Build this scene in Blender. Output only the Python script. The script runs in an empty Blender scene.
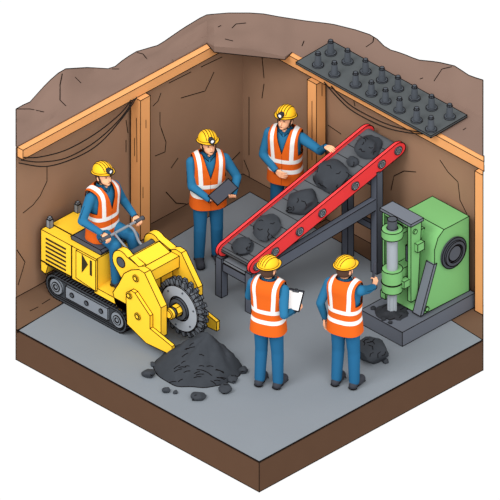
import bpy, bmesh, math, random
from mathutils import Vector, Matrix, noise
from mathutils.bvhtree import BVHTree

# ------------------------------------------------------------------ frame
S = 84.0                      # pixels per metre of the isometric drawing
SE, CE = 0.545, 0.8384        # sine / cosine of the camera elevation
V0 = 326.0
R2 = math.sqrt(2)
scene = bpy.context.scene
COL = scene.collection

def G(u, v, z=0.0):
    """drawing position -> ground-plan position at height z"""
    a = (u - 250) * R2 / S
    b = (v - V0 + S * CE * z) * R2 / (S * SE)
    return ((a + b) / 2, (a - b) / 2)
def PY(u, v, y):
    a = (u - 250) * R2 / S; x = a - y
    return (x, (V0 + S / R2 * SE * (x - y) - v) / (S * CE))
def PX(u, v, x):
    a = (u - 250) * R2 / S; y = a - x
    return (y, (V0 + S / R2 * SE * (x - y) - v) / (S * CE))

# ------------------------------------------------------------------ materials
K = 0.57
def lin(c):
    c /= 255.0
    return c / 12.92 if c <= 0.04045 else ((c + 0.055) / 1.055) ** 2.4
def hexlin(h, k=K):
    return tuple(min(1, lin(int(h[i:i+2], 16)) * k) for i in (0, 2, 4)) + (1,)
MATS = {}
def mat(name, h, rough=0.8, k=K, var=0.0, scale=6.0, metal=0.0, spec=0.12):
    if name in MATS: return MATS[name]
    m = bpy.data.materials.new(name); m.use_nodes = True
    nt = m.node_tree; b = nt.nodes['Principled BSDF']
    b.inputs['Roughness'].default_value = rough
    b.inputs['Metallic'].default_value = metal
    b.inputs['Specular IOR Level'].default_value = spec
    c = hexlin(h, k)
    b.inputs['Base Color'].default_value = c
    tc = nt.nodes.new('ShaderNodeTexCoord'); nz = nt.nodes.new('ShaderNodeTexNoise')
    nz.inputs['Scale'].default_value = scale; nz.inputs['Detail'].default_value = 3
    nt.links.new(tc.outputs['Object'], nz.inputs['Vector'])
    mx = nt.nodes.new('ShaderNodeMixRGB')
    v = max(var, 0.015)
    mx.inputs[1].default_value = tuple(x * (1 - v) for x in c[:3]) + (1,)
    mx.inputs[2].default_value = tuple(min(1, x * (1 + v)) for x in c[:3]) + (1,)
    nt.links.new(nz.outputs['Fac'], mx.inputs[0]); nt.links.new(mx.outputs[0], b.inputs['Base Color'])
    MATS[name] = m
    return m

INK = mat('ink_line', '1a1412', k=0.5, rough=1, spec=0)
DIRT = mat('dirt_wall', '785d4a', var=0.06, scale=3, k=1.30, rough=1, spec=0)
TOPROCK = mat('surface_rock', '987d70', var=0.05, scale=3, rough=1, spec=0, k=0.51)
BLOCK = mat('dirt_cut', '6a4f3e', var=0.05, scale=4, rough=1, spec=0, k=0.54)
GREY = mat('concrete_floor', '8f969d', var=0.03, scale=2, rough=1, spec=0, k=0.60)
WOOD = mat('timber', 'd9985f', var=0.05, scale=4, k=0.88)
YEL = mat('yellow_paint', 'fdc832', k=0.84)
BLKM = mat('black_mark', '3a3320')
STEEL = mat('dark_steel', '4d5158', k=0.75)
STEEL2 = mat('mid_steel', '858b93', k=0.75)
RUBBER = mat('black_rubber', '3f4348', k=0.75)
SHAFT = mat('silver_steel', 'a5acb3', k=0.70)
RED = mat('red_paint', 'e23a3c', k=1.0)
GREEN = mat('green_paint', '7dbb74', k=0.70)
FRAME = mat('frame_steel', '4a4e58', k=1.25)
BELT = mat('belt_rubber', '54575b', k=0.8)
COAL = mat('coal', '3d4147', var=0.12, scale=12, k=0.60)
COALD = mat('fresh_coal', '2c2e32', var=0.12, scale=12, k=0.8)
PLATE = mat('plate_steel', '5f6466', k=0.53)
BOLT = mat('bolt_steel', '4b5057', k=0.75)
SHIRT = mat('shirt_blue', '2b698e', k=0.82, spec=0.0)
PANTS = mat('trouser_blue', '2a668f', k=0.72, spec=0.0)
SKIN = mat('skin', 'f0b089', k=0.85)
HAIR = mat('hair_brown', '5f4436')
HELM = mat('helmet_yellow', 'fbbf24', k=0.8, rough=0.5)
BOOT = mat('boot_black', '36383f', k=0.85)
PAPER = mat('paper_white', 'f8f8f6', k=0.85)
BOARD = mat('board_dark', '3c3e46', k=0.9)
LAMPW = mat('lamp_lens', 'ffffff', k=0.95, rough=0.3)
CABLE = mat('cable_black', '241d1a')

def vest_material():
    m = bpy.data.materials.new('vest_orange'); m.use_nodes = True
    nt = m.node_tree; b = nt.nodes['Principled BSDF']
    b.inputs['Roughness'].default_value = 0.85; b.inputs['Specular IOR Level'].default_value = 0.1
    tc = nt.nodes.new('ShaderNodeTexCoord'); sx = nt.nodes.new('ShaderNodeSeparateXYZ')
    nt.links.new(tc.outputs['Object'], sx.inputs[0])
    def mth(op, a, b_=None):
        n = nt.nodes.new('ShaderNodeMath'); n.operation = op
        for i, q in enumerate((a, b_)):
            if q is None: continue
            if isinstance(q, (int, float)): n.inputs[i].default_value = q
            else: nt.links.new(q, n.inputs[i])
        return n.outputs[0]
    z = sx.outputs['Z']; ax = mth('ABSOLUTE', sx.outputs['X'])
    def band(c, w, s): return mth('LESS_THAN', mth('ABSOLUTE', mth('SUBTRACT', s, c)), w)
    h = mth('MAXIMUM', band(1.10, 0.027, z), band(0.965, 0.027, z))
    # shoulder strips run slightly outward as they rise
    sl = mth('SUBTRACT', ax, mth('MULTIPLY', mth('SUBTRACT', z, 1.10), 0.06))
    vstrip = mth('MULTIPLY', band(0.108, 0.024, sl), mth('GREATER_THAN', z, 1.10))
    f = mth('MAXIMUM', h, vstrip)
    mx = nt.nodes.new('ShaderNodeMixRGB')
    mx.inputs[1].default_value = hexlin('f46c1e', 0.60); mx.inputs[2].default_value = hexlin('fbf9f6', 0.66)
    nt.links.new(f, mx.inputs[0]); nt.links.new(mx.outputs[0], b.inputs['Base Color'])
    return m
VEST = vest_material()

# ------------------------------------------------------------------ mesh helpers
def face(bm, vs, mi=0):
    try:
        f = bm.faces.new(vs); f.material_index = mi; return f
    except ValueError: return None
def box(bm, x0, x1, y0, y1, z0, z1, mi=0):
    prism(bm, [(x0, y0), (x1, y0), (x1, y1), (x0, y1)], 'z', z0, z1, mi)
def prism(bm, pts, axis, lo, hi, mi=0):
    def P(p, t):
        if axis == 'x': return (t, p[0], p[1])
        if axis == 'y': return (p[0], t, p[1])
        return (p[0], p[1], t)
    a = [bm.verts.new(P(p, lo)) for p in pts]; b = [bm.verts.new(P(p, hi)) for p in pts]
    n = len(pts); fs = [face(bm, a, mi), face(bm, b[::-1], mi)]
    for i in range(n): fs.append(face(bm, [a[i], b[i], b[(i+1) % n], a[(i+1) % n]], mi))
    bmesh.ops.recalc_face_normals(bm, faces=[f for f in fs if f])
def frame_of(d):
    d = Vector(d).normalized()
    up = Vector((0, 0, 1)) if abs(d.z) < 0.95 else Vector((1, 0, 0))
    s = d.cross(up).normalized(); return d, s, s.cross(d).normalized()
def cyl(bm, p, q, r, n=24, r2=None, mi=0, cap=True, rot=0.0):
    p = Vector(p); q = Vector(q); r2 = r if r2 is None else r2
    d, s, t = frame_of(q - p); A = []; B = []
    for i in range(n):
        w = 2 * math.pi * (i + rot) / n; o = s * math.cos(w) + t * math.sin(w)
        A.append(bm.verts.new(p + o * r)); B.append(bm.verts.new(q + o * r2))
    fs = []
    for i in range(n): fs.append(face(bm, [A[i], A[(i+1) % n], B[(i+1) % n], B[i]], mi))
    if cap: fs += [face(bm, A[::-1], mi), face(bm, B, mi)]
    bmesh.ops.recalc_face_normals(bm, faces=[f for f in fs if f])
def ringcyl(bm, p, q, r, ri, n=32, mi=0):
    """annulus extruded from p to q"""
    p = Vector(p); q = Vector(q); d, s, t = frame_of(q - p); L = [[], [], [], []]
    for i in range(n):
        w = 2 * math.pi * i / n; o = s * math.cos(w) + t * math.sin(w)
        for k, v in enumerate((p + o * r, q + o * r, q + o * ri, p + o * ri)): L[k].append(bm.verts.new(v))
    fs = []
    for i in range(n):
        j = (i + 1) % n
        for k in range(4):
            fs.append(face(bm, [L[k][i], L[k][j], L[(k+1) % 4][j], L[(k+1) % 4][i]], mi))
    bmesh.ops.recalc_face_normals(bm, faces=[f for f in fs if f])
def tube(bm, pts, r, n=6, mi=0, radii=None):
    pts = [Vector(p) for p in pts]; rings = []
    for k, p in enumerate(pts):
        d = (pts[min(k+1, len(pts)-1)] - pts[max(k-1, 0)])
        if d.length < 1e-9: d = Vector((0, 0, 1))
        d, s, t = frame_of(d); rr = radii[k] if radii else r
        rings.append([bm.verts.new(p + (s * math.cos(2*math.pi*i/n) + t * math.sin(2*math.pi*i/n)) * rr) for i in range(n)])
    for a, b in zip(rings, rings[1:]):
        for i in range(n): face(bm, [a[i], a[(i+1) % n], b[(i+1) % n], b[i]], mi)
    face(bm, rings[0][::-1], mi); face(bm, rings[-1], mi)
def smooth_path(pts, sub=6):
    P = [Vector(p) for p in pts]; out = []
    for i in range(len(P) - 1):
        p0 = P[max(i-1, 0)]; p1 = P[i]; p2 = P[i+1]; p3 = P[min(i+2, len(P)-1)]
        for k in range(sub):
            t = k / sub
            out.append(0.5 * ((2*p1) + (p2-p0)*t + (2*p0-5*p1+4*p2-p3)*t*t + (3*p1-p0-3*p2+p3)*t**3))
    out.append(P[-1]); return out
def ellipsoid(bm, c, r, n=16, m=10, mi=0, rot=None, zmin=-1.0):
    c = Vector(c); rows = []
    for j in range(m + 1):
        ph = math.pi * j / m; zz = max(math.cos(ph), zmin); rr = math.sin(ph) if math.cos(ph) >= zmin else math.sqrt(max(0, 1 - zmin*zmin)) * (1 if j < m else 0.0001)
        row = []
        for i in range(n):
            w = 2*math.pi*i/n
            v = Vector((r[0]*rr*math.cos(w), r[1]*rr*math.sin(w), r[2]*zz))
            if rot is not None: v = rot @ v
            row.append(bm.verts.new(c + v))
        rows.append(row)
    fs = []
    for a, b in zip(rows, rows[1:]):
        for i in range(n): fs.append(face(bm, [a[i], b[i], b[(i+1) % n], a[(i+1) % n]], mi))
    fs = [f for f in fs if f]
    bmesh.ops.remove_doubles(bm, verts=[v for row in rows for v in row], dist=1e-5)
def inkpath(bm, pts, r=0.006, mi=1):
    tube(bm, pts, r, 4, mi)
def ink_edges(bm, mi, thr=35, r=0.0062, filt=None):
    bm.normal_update(); segs = []
    for e in bm.edges:
        if len(e.link_faces) == 2:
            if e.link_faces[0].material_index == mi: continue
            if math.degrees(e.calc_face_angle(0)) < thr: continue
        elif len(e.link_faces) == 0: continue
        if filt and not filt(e): continue
        segs.append((e.verts[0].co.copy(), e.verts[1].co.copy()))
    for p, q in segs:
        if (q - p).length < 1e-4: continue
        d, s, t = frame_of(q - p); p2 = p - d * r * 0.6; q2 = q + d * r * 0.6
        A = [bm.verts.new(p2 + o * r) for o in (s, t, -s, -t)]
        B = [bm.verts.new(q2 + o * r) for o in (s, t, -s, -t)]
        for i in range(4): face(bm, [A[i], A[(i+1) % 4], B[(i+1) % 4], B[i]], mi)
        face(bm, A[::-1], mi); face(bm, B, mi)

def link(name, me, parent=None):
    o = bpy.data.objects.new(name, me); COL.objects.link(o)
    if parent is not None: o.parent = parent
    return o
def part(name, bm, mats, parent=None, origin=(0, 0, 0), ink=True, thr=35, r=0.0062, label=None, flat=False, filt=None):
    """build ONE mesh object out of bm (world coordinates minus origin)"""
    if not isinstance(mats, (list, tuple)): mats = [mats]
    mats = list(mats)
    if ink:
        mats.append(INK); ink_edges(bm, len(mats) - 1, thr, r, filt)
    me = bpy.data.meshes.new(name)
    if Vector(origin).length > 0: bmesh.ops.translate(bm, verts=bm.verts, vec=-Vector(origin))
    bm.to_mesh(me); bm.free()
    for m in mats: me.materials.append(m)
    if not flat:
        for p in me.polygons: p.use_smooth = True
        me.set_sharp_from_angle(angle=math.radians(34))
    o = link(name, me, parent)
    if label: o['label'] = label
    return o
def thing(name, label, cat, loc, group=None, rz=0.0):
    o = bpy.data.objects.new(name, None); COL.objects.link(o)
    o.location = loc; o.rotation_euler = (0, 0, rz); o.empty_display_size = 0.1
    o['label'] = label; o['category'] = cat
    if group: o['group'] = group
    return o
def tag(o, label, cat, group=None, kind=None):
    o['label'] = label; o['category'] = cat
    if group: o['group'] = group
    if kind: o['kind'] = kind
    return o
def solo(name, bm, mats, base, label, cat, group=None, **kw):
    """a thing that is one mesh, its origin at its base"""
    o = part(name, bm, mats, None, base, **kw); o.location = base
    return tag(o, label, cat, group)
def new(): return bmesh.new()

# camera vectors (used for finding where a crack line lies on a rock face)
AZ = Vector((1, -1, 0)).normalized()
CAMDIR = Vector((AZ.x * CE, AZ.y * CE, SE))       # from scene to camera
def raypt(bvh, u, v, lift=0.002):
    x, y = G(u, v, 0); o = Vector((x, y, 0)) + CAMDIR * 12
    h = bvh.ray_cast(o, -CAMDIR)
    return None if h[0] is None else h[0] + CAMDIR * lift
def cracks(bm, lists, mi, r=0.006):
    bvh = BVHTree.FromBMesh(bm)
    for L in lists:
        P = [raypt(bvh, u, v) for u, v in L]
        out = []
        for (a, b) in zip(L, L[1:]):
            for k in range(4):
                p = raypt(bvh, a[0]+(b[0]-a[0])*k/4, a[1]+(b[1]-a[1])*k/4)
                if p: out.append(p)
        p = raypt(bvh, *L[-1])
        if p: out.append(p)
        if len(out) > 1: inkpath(bm, out, r, mi)

# ------------------------------------------------------------------ THE SETTING
XW, YW = -2.42, 2.30
AL = (16 - 250) * R2 / S; AR = (483 - 250) * R2 / S
FX, FY = 2.175, -2.02
ZB = -0.43
bm = new()   # earth block under everything
prism(bm, [(AL - FY, FY), (FX, FY), (FX, AR - FX), (AR - YW, YW), (XW, YW), (XW, AL - XW)], 'z', ZB, -0.008, 0)
cracks(bm, [[(30, 311), (38, 307)], [(42, 304), (50, 299)]], 1)
o = part('trim_1', bm, [BLOCK, INK, mat('trodden_dirt', '785d4a', k=0.60, var=.06, scale=3, rough=1, spec=0)], ink=False)
bm = bmesh.new(); bm.from_mesh(o.data)
for f in bm.faces:
    if f.normal.z > .9 and f.material_index == 0 and f.calc_area() > 2: f.material_index = 2
bm.normal_update(); ink_edges(bm, 1); bm.to_mesh(o.data); bm.free()
o['kind'] = 'structure'
bm = new()   # concrete floor laid over the earth
fl = [G(*p) for p in ((17.5, 331), (62, 303.5), (110, 276), (165, 243), (250, 192), (340, 242), (376, 264), (415, 290), (451, 320), (482, 339.5))]
fl += [(FX - 0.004, AR - FX - 0.03), (FX - 0.004, FY + 0.004), (AL - FY + .02, FY + 0.004)]
prism(bm, fl, 'z', -0.02, 0.0, 0)
o = part('floor', bm, [GREY]); o['kind'] = 'structure'

def rough_wall(name, p, q, depth, zt, seed, crack):
    """solid earth wall: rough inner face between p and q, solid behind"""
    bm = new(); p = Vector((p[0], p[1], 0)); q = Vector((q[0], q[1], 0))
    back = Vector((-1, 1, 0)).normalized() * depth
    nu, nv = 34, 22; nin = Vector((1, 0, 0)) if name == 'wall_left' else Vector((0, -1, 0))
    g = []
    for j in range(nv + 1):
        row = []
        for i in range(nu + 1):
            s = i / nu; t = j / nv; w = p.lerp(q, s); z = ZB * 0 + -0.01 + (zt + 0.01) * t
            k = min(1, 6 * s, 6 * (1 - s)) * min(1, 5 * (1 - t), 8*t)
            d = noise.noise(Vector((w.x * 1.1 + seed, w.y * 1.1, z * 1.1))) * 0.05
            row.append(bm.verts.new(w + nin * (d * k * 0.8 - 0.01 * k) + Vector((0, 0, z))))
        g.append(row)
    for j in range(nv):
        for i in range(nu): face(bm, [g[j][i], g[j][i+1], g[j+1][i+1], g[j+1][i]])
    bb = [bm.verts.new(v) for v in (p + back + Vector((0, 0, -0.01)), q + back + Vector((0, 0, -0.01)), q + back + Vector((0, 0, zt)), p + back + Vector((0, 0, zt)))]
    face(bm, bb); face(bm, g[0] + [bb[1], bb[0]]); face(bm, g[-1] + [bb[2], bb[3]])
    face(bm, [r[0] for r in g] + [bb[3], bb[0]]); face(bm, [r[-1] for r in g] + [bb[2], bb[1]])
    bmesh.ops.recalc_face_normals(bm, faces=bm.faces)
    cracks(bm, crack, 1)
    # outline of the block's outer vertical edge
    e = p if name == 'wall_left' else q
    inkpath(bm, [e, e + Vector((0, 0, zt))], 0.006, 1)
    o = part(name, bm, [DIRT, INK], ink=False); o['kind'] = 'structure'
rough_wall('wall_left', (XW, AL - XW), (XW, YW), 0.2, 2.12, 3.0, [
    [(47, 167), (47, 181), (40, 196), (33, 205), (23, 213)], [(17, 250), (25, 262), (18, 285)],
    [(181, 98), (205, 91), (214, 72)], [(169, 83), (191, 72)], [(201, 67), (222, 57)], [(161, 93), (158, 101), (153, 106)],
    [(160, 112), (160, 125), (166, 142), (165, 152), (155, 156)], [(171, 168), (178, 158)], [(166, 192), (176, 203), (186, 204)],
    [(126, 140), (126, 152)], [(126, 120), (128, 133)], [(232, 160), (240, 152)]])
rough_wall('wall_right', (XW, YW), (AR - YW, YW), 0.2, 2.12, 9.0, [
    [(249, 97), (249, 155)], [(262, 57), (264, 78)], [(264, 84), (262, 98)], [(244, 160), (249, 172), (250, 192)],
    [(328, 125), (341, 134)], [(391, 190), (394, 176), (404, 171), (416, 172)],
    [(440, 160), (448, 172), (458, 182), (460, 200), (467, 214)], [(353, 97), (355, 106)]])

# ground surface above the mine, cut back
SIL = [(16, 109), (23, 105), (30, 102), (48, 82), (63, 69), (88, 67.5), (112, 69), (123, 60), (135, 52), (159, 45), (182, 29), (205, 15), (228, 13), (250, 13), (264, 14), (280, 17), (306, 21), (332, 24), (356, 30), (374, 36), (387, 49), (401, 53), (418, 60), (438, 62), (455, 66), (470, 76), (483, 80)]
def lerp_tab(T, u):
    for (a, va), (b, vb) in zip(T, T[1:]):
        if u <= b: return va + (vb - va) * (u - a) / (b - a)
    return T[-1][1]
P1 = G(208, 46, 2.2); P2 = G(287, 56.5, 2.17)
bm = new(); cols = []
us = [16 + (483 - 16) * i / 66 for i in range(67)]
for u in us:
    a = (u - 250) * R2 / S
    if u < 208: x, y, z0 = XW + 0.005, a - XW - 0.005, 2.14; D = 0.75
    elif u > 287: x, y, z0 = a - YW + 0.03, YW - 0.03, 2.132; D = 1.2
    else:
        t = (u - 208) / 79; x = P1[0] + (P2[0]-P1[0])*t; y = a - x; z0 = 2.2 - 0.04 * t + 0.03 * math.sin(t*math.pi); D = 0.75 + 0.45 * t
    vf = V0 + S/R2*SE*(x - y) - S*CE*z0
    D = min(D, (vf - lerp_tab(SIL, u)) / (S*SE) * 0.93)
    dz = (vf - S*SE*D - lerp_tab(SIL, u)) / (S*CE)
    right = max(0, min(1, (u - 250) / 60))
    loop = [Vector((x, y, 2.125)), Vector((x, y, z0))]
    for f in (0.12, 0.3, 0.5, 0.68, 0.84, 1.0):
        g = f * (1 - right) + right * max(0, (f - 0.66) / 0.34)
        n = noise.noise(Vector((u * 0.03, f * 2.5, 4.1))) * 0.09 * min(1, (1 - f) * 2.5)
        if u > 270: n = 0 if f < 0.7 else n * 0.5
        if f == 1.0: n = 0
        q = D * f
        loop.append(Vector((x - q / R2, y + q / R2, z0 + dz * g + n)))
    loop.append(Vector((x - D / R2, y + D / R2, ZB)))
    loop.append(Vector((x - (D - .03) / R2, y + (D - .03) / R2, ZB)))
    loop.append(Vector((x - (D - .03) / R2, y + (D - .03) / R2, 2.122)))
    cols.append([bm.verts.new(v) for v in loop])
for A, B in zip(cols, cols[1:]):
    n = len(A)
    for k in range(n): face(bm, [A[k], A[(k+1) % n], B[(k+1) % n], B[k]])
face(bm, cols[0]); face(bm, cols[-1][::-1])
bmesh.ops.recalc_face_normals(bm, faces=bm.faces)
ridge = [c[7].co.copy() for c in cols]; lip = [c[0].co.copy() + Vector((0, 0, 0.0)) for c in cols if 1]
ends = [[v.co.copy() for v in cols[0][1:8]], [v.co.copy() for v in cols[-1][1:8]]]
cracks(bm, [[(16, 109), (30, 109), (44, 112)], [(63, 70), (60, 85), (60, 100), (66, 106)], [(75, 77), (81, 83)], [(135, 52), (143, 54), (147, 59)],
            [(112, 69), (119, 69)], [(246, 23), (236, 24), (232, 28)], [(218, 27), (221, 25.5)], [(225, 39), (233, 41)],
            [(302, 46), (304, 41)], [(374, 36), (373, 42), (366, 47)], [(455, 66), (442, 69), (434, 81)], [(420, 79), (423, 78)], [(463, 130), (466, 128)]], 1)
inkpath(bm, ridge, 0.007, 1)
inkpath(bm, [c + Vector((0.004, -0.004, 0)) for c, u in zip(lip, us) if 203 <= u <= 292], 0.006, 1)
for e in ends: inkpath(bm, e, 0.006, 1)
o = part('ceiling', bm, [TOPROCK, INK], ink=False); o['kind'] = 'structure'

# ------------------------------------------------------------------ timber
def timber(name, label, cat, pts, z0, z1, grain, group=None):
    bm = new(); prism(bm, pts, 'z', z0, z1, 0)
    cx = sum(p[0] for p in pts)/len(pts); cy = sum(p[1] for p in pts)/len(pts)
    if grain: cracks(bm, grain, 1, 0.005)
    bm2 = bm
    ink_edges(bm2, 1, 35, 0.006)
    return solo(name, bm2, [WOOD, INK], (cx, cy, z0), label, cat, group, ink=False)
ZBT = 1.985
yl = PY(23, 160, 0)[0] * 0 + ((23 - 250) * R2 / S + 2.32)
timber('timber_beam', 'long horizontal timber beam along the top of the left earth wall', 'beam', [(XW + 0.002, yl), (XW + 0.1, yl), (XW + 0.1, 1.98), (XW + 0.002, 1.98)], ZBT, 2.12, None)
xr = (484 - 250) * R2 / S - 2.2
timber('timber_beam', 'long horizontal timber beam under the studded steel plate on the right wall', 'beam', [(-1.85, 2.2), (xr, 2.2), (xr - 0.09, 2.29), (-1.85, 2.29)], ZBT, 2.12, None)
def corner_post(u, xm=None, ym=None, w=0.165, grain=None, label=''):
    a = (u - 250) * R2 / S
    if xm is not None: ym = a - xm
    else: xm = a - ym
    return timber('timber_post', label, 'post', [(xm - w, ym), (xm, ym), (xm, ym + w), (xm - w, ym + w)], 0, ZBT, grain)
corner_post(140.5, xm=-2.24, grain=[[(136.5, 118), (137, 162)], [(134.5, 138), (134.5, 156)], [(143, 187), (143, 198)], [(146, 120), (146, 128)]], label='timber post behind the yellow machine, holding up the left beam')
corner_post(316.5, ym=2.13, grain=[[(312, 101), (312, 160)], [(322, 84), (322, 96)]], w=0.155, label='timber post behind the red conveyor, holding up the right beam')
timber('timber_post', 'slim timber post at the far right end beside the green drill', 'post', [(1.655, 2.13), (AR - 2.13, 2.13), (AR - 2.27, 2.27), (1.655, 2.27)], 0, ZBT, None)

# ------------------------------------------------------------------ hanging cables
def cable(pix, plane, val, label, r=0.0075):
    P = []
    for u, v in pix:
        if plane == 'x': y, z = PX(u, v, val); P.append((val, y, z))
        else: x, z = PY(u, v, val); P.append((x, val, z))
    bm = new(); tube(bm, smooth_path(P, 6), r, 8, 0)
    b = Vector((sum(p[0] for p in P)/len(P), sum(p[1] for p in P)/len(P), min(p[2] for p in P)))
    solo('hanging_cable', bm, [CABLE], b, label, 'cable', None, ink=False)
cable([(24, 157.5), (40, 157), (66, 150), (95, 134), (120, 114), (131, 100)], 'x', -2.31, 'thin black cable sagging least under the left beam')
cable([(21, 160), (40, 162), (66, 158), (95, 142), (120, 119), (134, 99)], 'x', -2.295, 'thin black cable sagging in the middle of the left bundle')
cable([(19, 163), (46, 166.5), (75, 158), (100, 143), (124, 116), (137, 97)], 'x', -2.28, 'thin black cable sagging lowest under the left beam')
cable([(324, 82), (338, 98), (354, 112), (384, 127), (410, 133), (431, 134)], 'y', 2.17, 'black cable sagging lowest below the studded plate')
cable([(331, 86), (342, 98), (356, 109), (384, 123), (408, 130), (426, 133)], 'y', 2.185, 'black cable strung just above the lower one below the studded plate')

# ------------------------------------------------------------------ studded plate
PZ = 2.15
root = thing('studded_plate', 'dark steel plate with sixteen upright bolts resting on the right beam', 'steel plate', (G(296, 62, PZ+.03)[0], 2.4, PZ))
A_, B_, C_ = G(296, 62, PZ+.03), G(431, 136, PZ+.03), G(332, 41, PZ+.03)
bm = new(); pts = [A_, B_, (B_[0]+C_[0]-A_[0], B_[1]+C_[1]-A_[1]), C_]
prism(bm, pts, 'z', PZ, PZ + 0.03, 0)
part('plate', bm, [PLATE], root, root.location)
for u, v in [(330.7, 53.7), (347.6, 62.5), (365.5, 72.4), (382, 80.8), (398, 89.5), (414.5, 99), (431.6, 108.5), (449.7, 117.5),
             (318, 65.8), (334.4, 75), (355.6, 85.6), (371.4, 94.4), (385.5, 102), (399.5, 111), (416.6, 121), (431, 130)]:
    z = PZ + .03; x, y = G(u, v, z); bm = new()
    cyl(bm, (x, y, z), (x, y, z + 0.022), 0.068, 20)
    cyl(bm, (x, y, z + 0.02), (x, y, z + 0.165), 0.044, 12, 0.036)
    cyl(bm, (x, y, z + 0.16), (x, y, z + 0.19), 0.028, 8)
    part('bolt', bm, [BOLT], root, root.location, r=0.004)

# ------------------------------------------------------------------ rocks
def rock_mesh(bm, c, r, seed, sub=2, mi=0, flatb=0.0, lines=5, rough=0.28):
    random.seed(seed); t = bmesh.new(); bmesh.ops.create_icosphere(t, subdivisions=sub, radius=1)
    off = Vector((seed * 3.7, seed * 1.3, 0)); pl = [Vector((random.uniform(-1, 1), random.uniform(-1, 1), random.uniform(-.6, 1))).normalized() for _ in range(7)]
    vm = {}
    for v in t.verts:
        n = v.co.normalized(); k = 1 + rough * noise.noise(n * 1.3 + off)
        for p in pl:
            d = n.dot(p)
            if d > 0.62: k = min(k, 0.86 / d * 0.9 + 0.02)
        w = Vector((n.x * r[0], n.y * r[1], n.z * r[2])) * k
        if w.z < -flatb * r[2] and flatb: w.z = -flatb * r[2]
        vm[v.index] = bm.verts.new(Vector(c) + w)
    t.faces.ensure_lookup_table(); fs = []
    for f in t.faces: fs.append(face(bm, [vm[v.index] for v in f.verts], mi))
    # crack strokes on the side that shows
    for _ in range(lines):
        cand = [f for f in fs if f]
        for f in cand: f.normal_update()
        if random.random() < .75: cand = [f for f in cand if f.normal.dot(CAMDIR) > .45]
        f = random.choice(cand); p = f.calc_center_median() ; n = f.normal
        tgt = Vector((random.uniform(-1, 1), random.uniform(-1, 1), random.uniform(-.4, .4))); tgt -= n * tgt.dot(n)
        L = min(r) * random.uniform(0.35, 0.8); tgt = tgt.normalized() * L
        q = [p - tgt * .5 + n * .002, p + n * .003 + n.cross(tgt) * 0.25, p + tgt * .5 + n * .002]
        tube(bm, q, 0.0045, 4, mi + 1)
    t.free()
def rock(px, r, seed, label, group=None, z=0.0, name='coal_lump', m=COAL, lines=6, sub=3):
    x, y = px if not isinstance(px, str) else (0, 0)
    bm = new(); rock_mesh(bm, (x, y, z + r[2] * 0.62), r, seed, sub, 0, 0.62, lines)
    return solo(name, bm, [m, INK], (x, y, z), label, 'coal lump', group, ink=False, flat=False)

# coal heap under the cutter
cx, cy = G(198, 368)
bm = new(); nr, na = 16, 56
rows = []
for j in range(nr + 1):
    f = j / nr; row = []
    for i in range(na):
        w = 2*math.pi*i/na
        R = (0.52 + 0.04 * noise.noise(Vector((math.cos(w)*2, math.sin(w)*2, 7)))) * f
        R *= 1 - .17 * math.cos(w + math.pi/4) ** 2
        x = cx + R*math.cos(w); y = cy + R*math.sin(w)
        z = 0.50 * max(0, 1 - f) ** 0.82 + (0.05 * noise.noise(Vector((x*9, y*9, 2))) + 0.02*noise.noise(Vector((x*22, y*22, 5)))) * (1 if f < 0.97 else 0)
        z = max(z, 0.0) if f > 0.9 else z
        row.append(bm.verts.new((x + 0.06*(1-f), y + 0.08*(1-f), max(0.0, z))))
    rows.append(row)
for a, b in zip(rows, rows[1:]):
    for i in range(na): face(bm, [a[i], b[i], b[(i+1) % na], a[(i+1) % na]])
face(bm, rows[-1]); face(bm, rows[0][::-1])
bmesh.ops.remove_doubles(bm, verts=rows[0], dist=1e-5)
bmesh.ops.recalc_face_normals(bm, faces=bm.faces)
random.seed(5); cl = []
for k in range(46):
    u = random.uniform(158, 238); v = random.uniform(342, 384); d = random.uniform(-0.9, 0.9)
    if abs(u - 200) > (v - 330) * 0.85: continue
    L = random.uniform(2, 4.5); s = 1 if u > 200 else -1
    cl.append([(u - L, v - L * (0.4 + d*.4) * s), (u, v - 0.6), (u + L, v + L * (0.4 + d*.4) * s)])
cracks(bm, cl, 1, 0.005)
inkpath(bm, [v + Vector((0, 0, 0.004)) for v in [rows[-1][i].co.copy() for i in range(na)]] + [rows[-1][0].co.copy()], 0.006, 1)
o = solo('coal_heap', bm, [COAL, INK], (cx, cy, 0), 'conical heap of dark coal below the toothed cutting wheel', 'coal heap', ink=False)
o['kind'] = 'stuff'
for k, (u, v, ru, rv, lab) in enumerate([
        (148.7, 373, 6, 4.5, 'rounded coal lump at the left foot of the heap, the larger of two there'),
        (153.5, 364, 3.2, 2.6, 'tiny coal lump at the upper left foot of the heap'),
        (165.6, 390, 3.8, 3, 'small coal lump lying in front of the heap, nearest its left corner'),
        (175.5, 392, 2.4, 2, 'smallest coal crumb in front of the heap'),
        (198, 396, 6.5, 4.3, 'wide flat coal lump lying in front of the middle of the heap'),
        (225, 388.5, 6.5, 5, 'large coal lump at the right front foot of the heap'),
        (232, 379, 5, 4.2, 'coal lump right of the heap, between the front and far corner lumps'),
        (243.6, 370, 4.5, 3.8, 'coal lump at the far right corner of the heap'),
        (372, 350, 16, 12.5, 'big angular coal boulder on the floor before the drill base'),
        (385.5, 361, 3.2, 2.6, 'small coal pebble on the floor just right of the big boulder')]):
    ru *= 1.12; rv *= 1.12; r = ru / S; h = rv / S * 0.95
    x, y = G(u, v + rv * 0.55)
    rock((x, y), (r, r, h), 11 + k, lab, lines=8 if ru > 10 else (2 if ru > 5 else 0))

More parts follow.
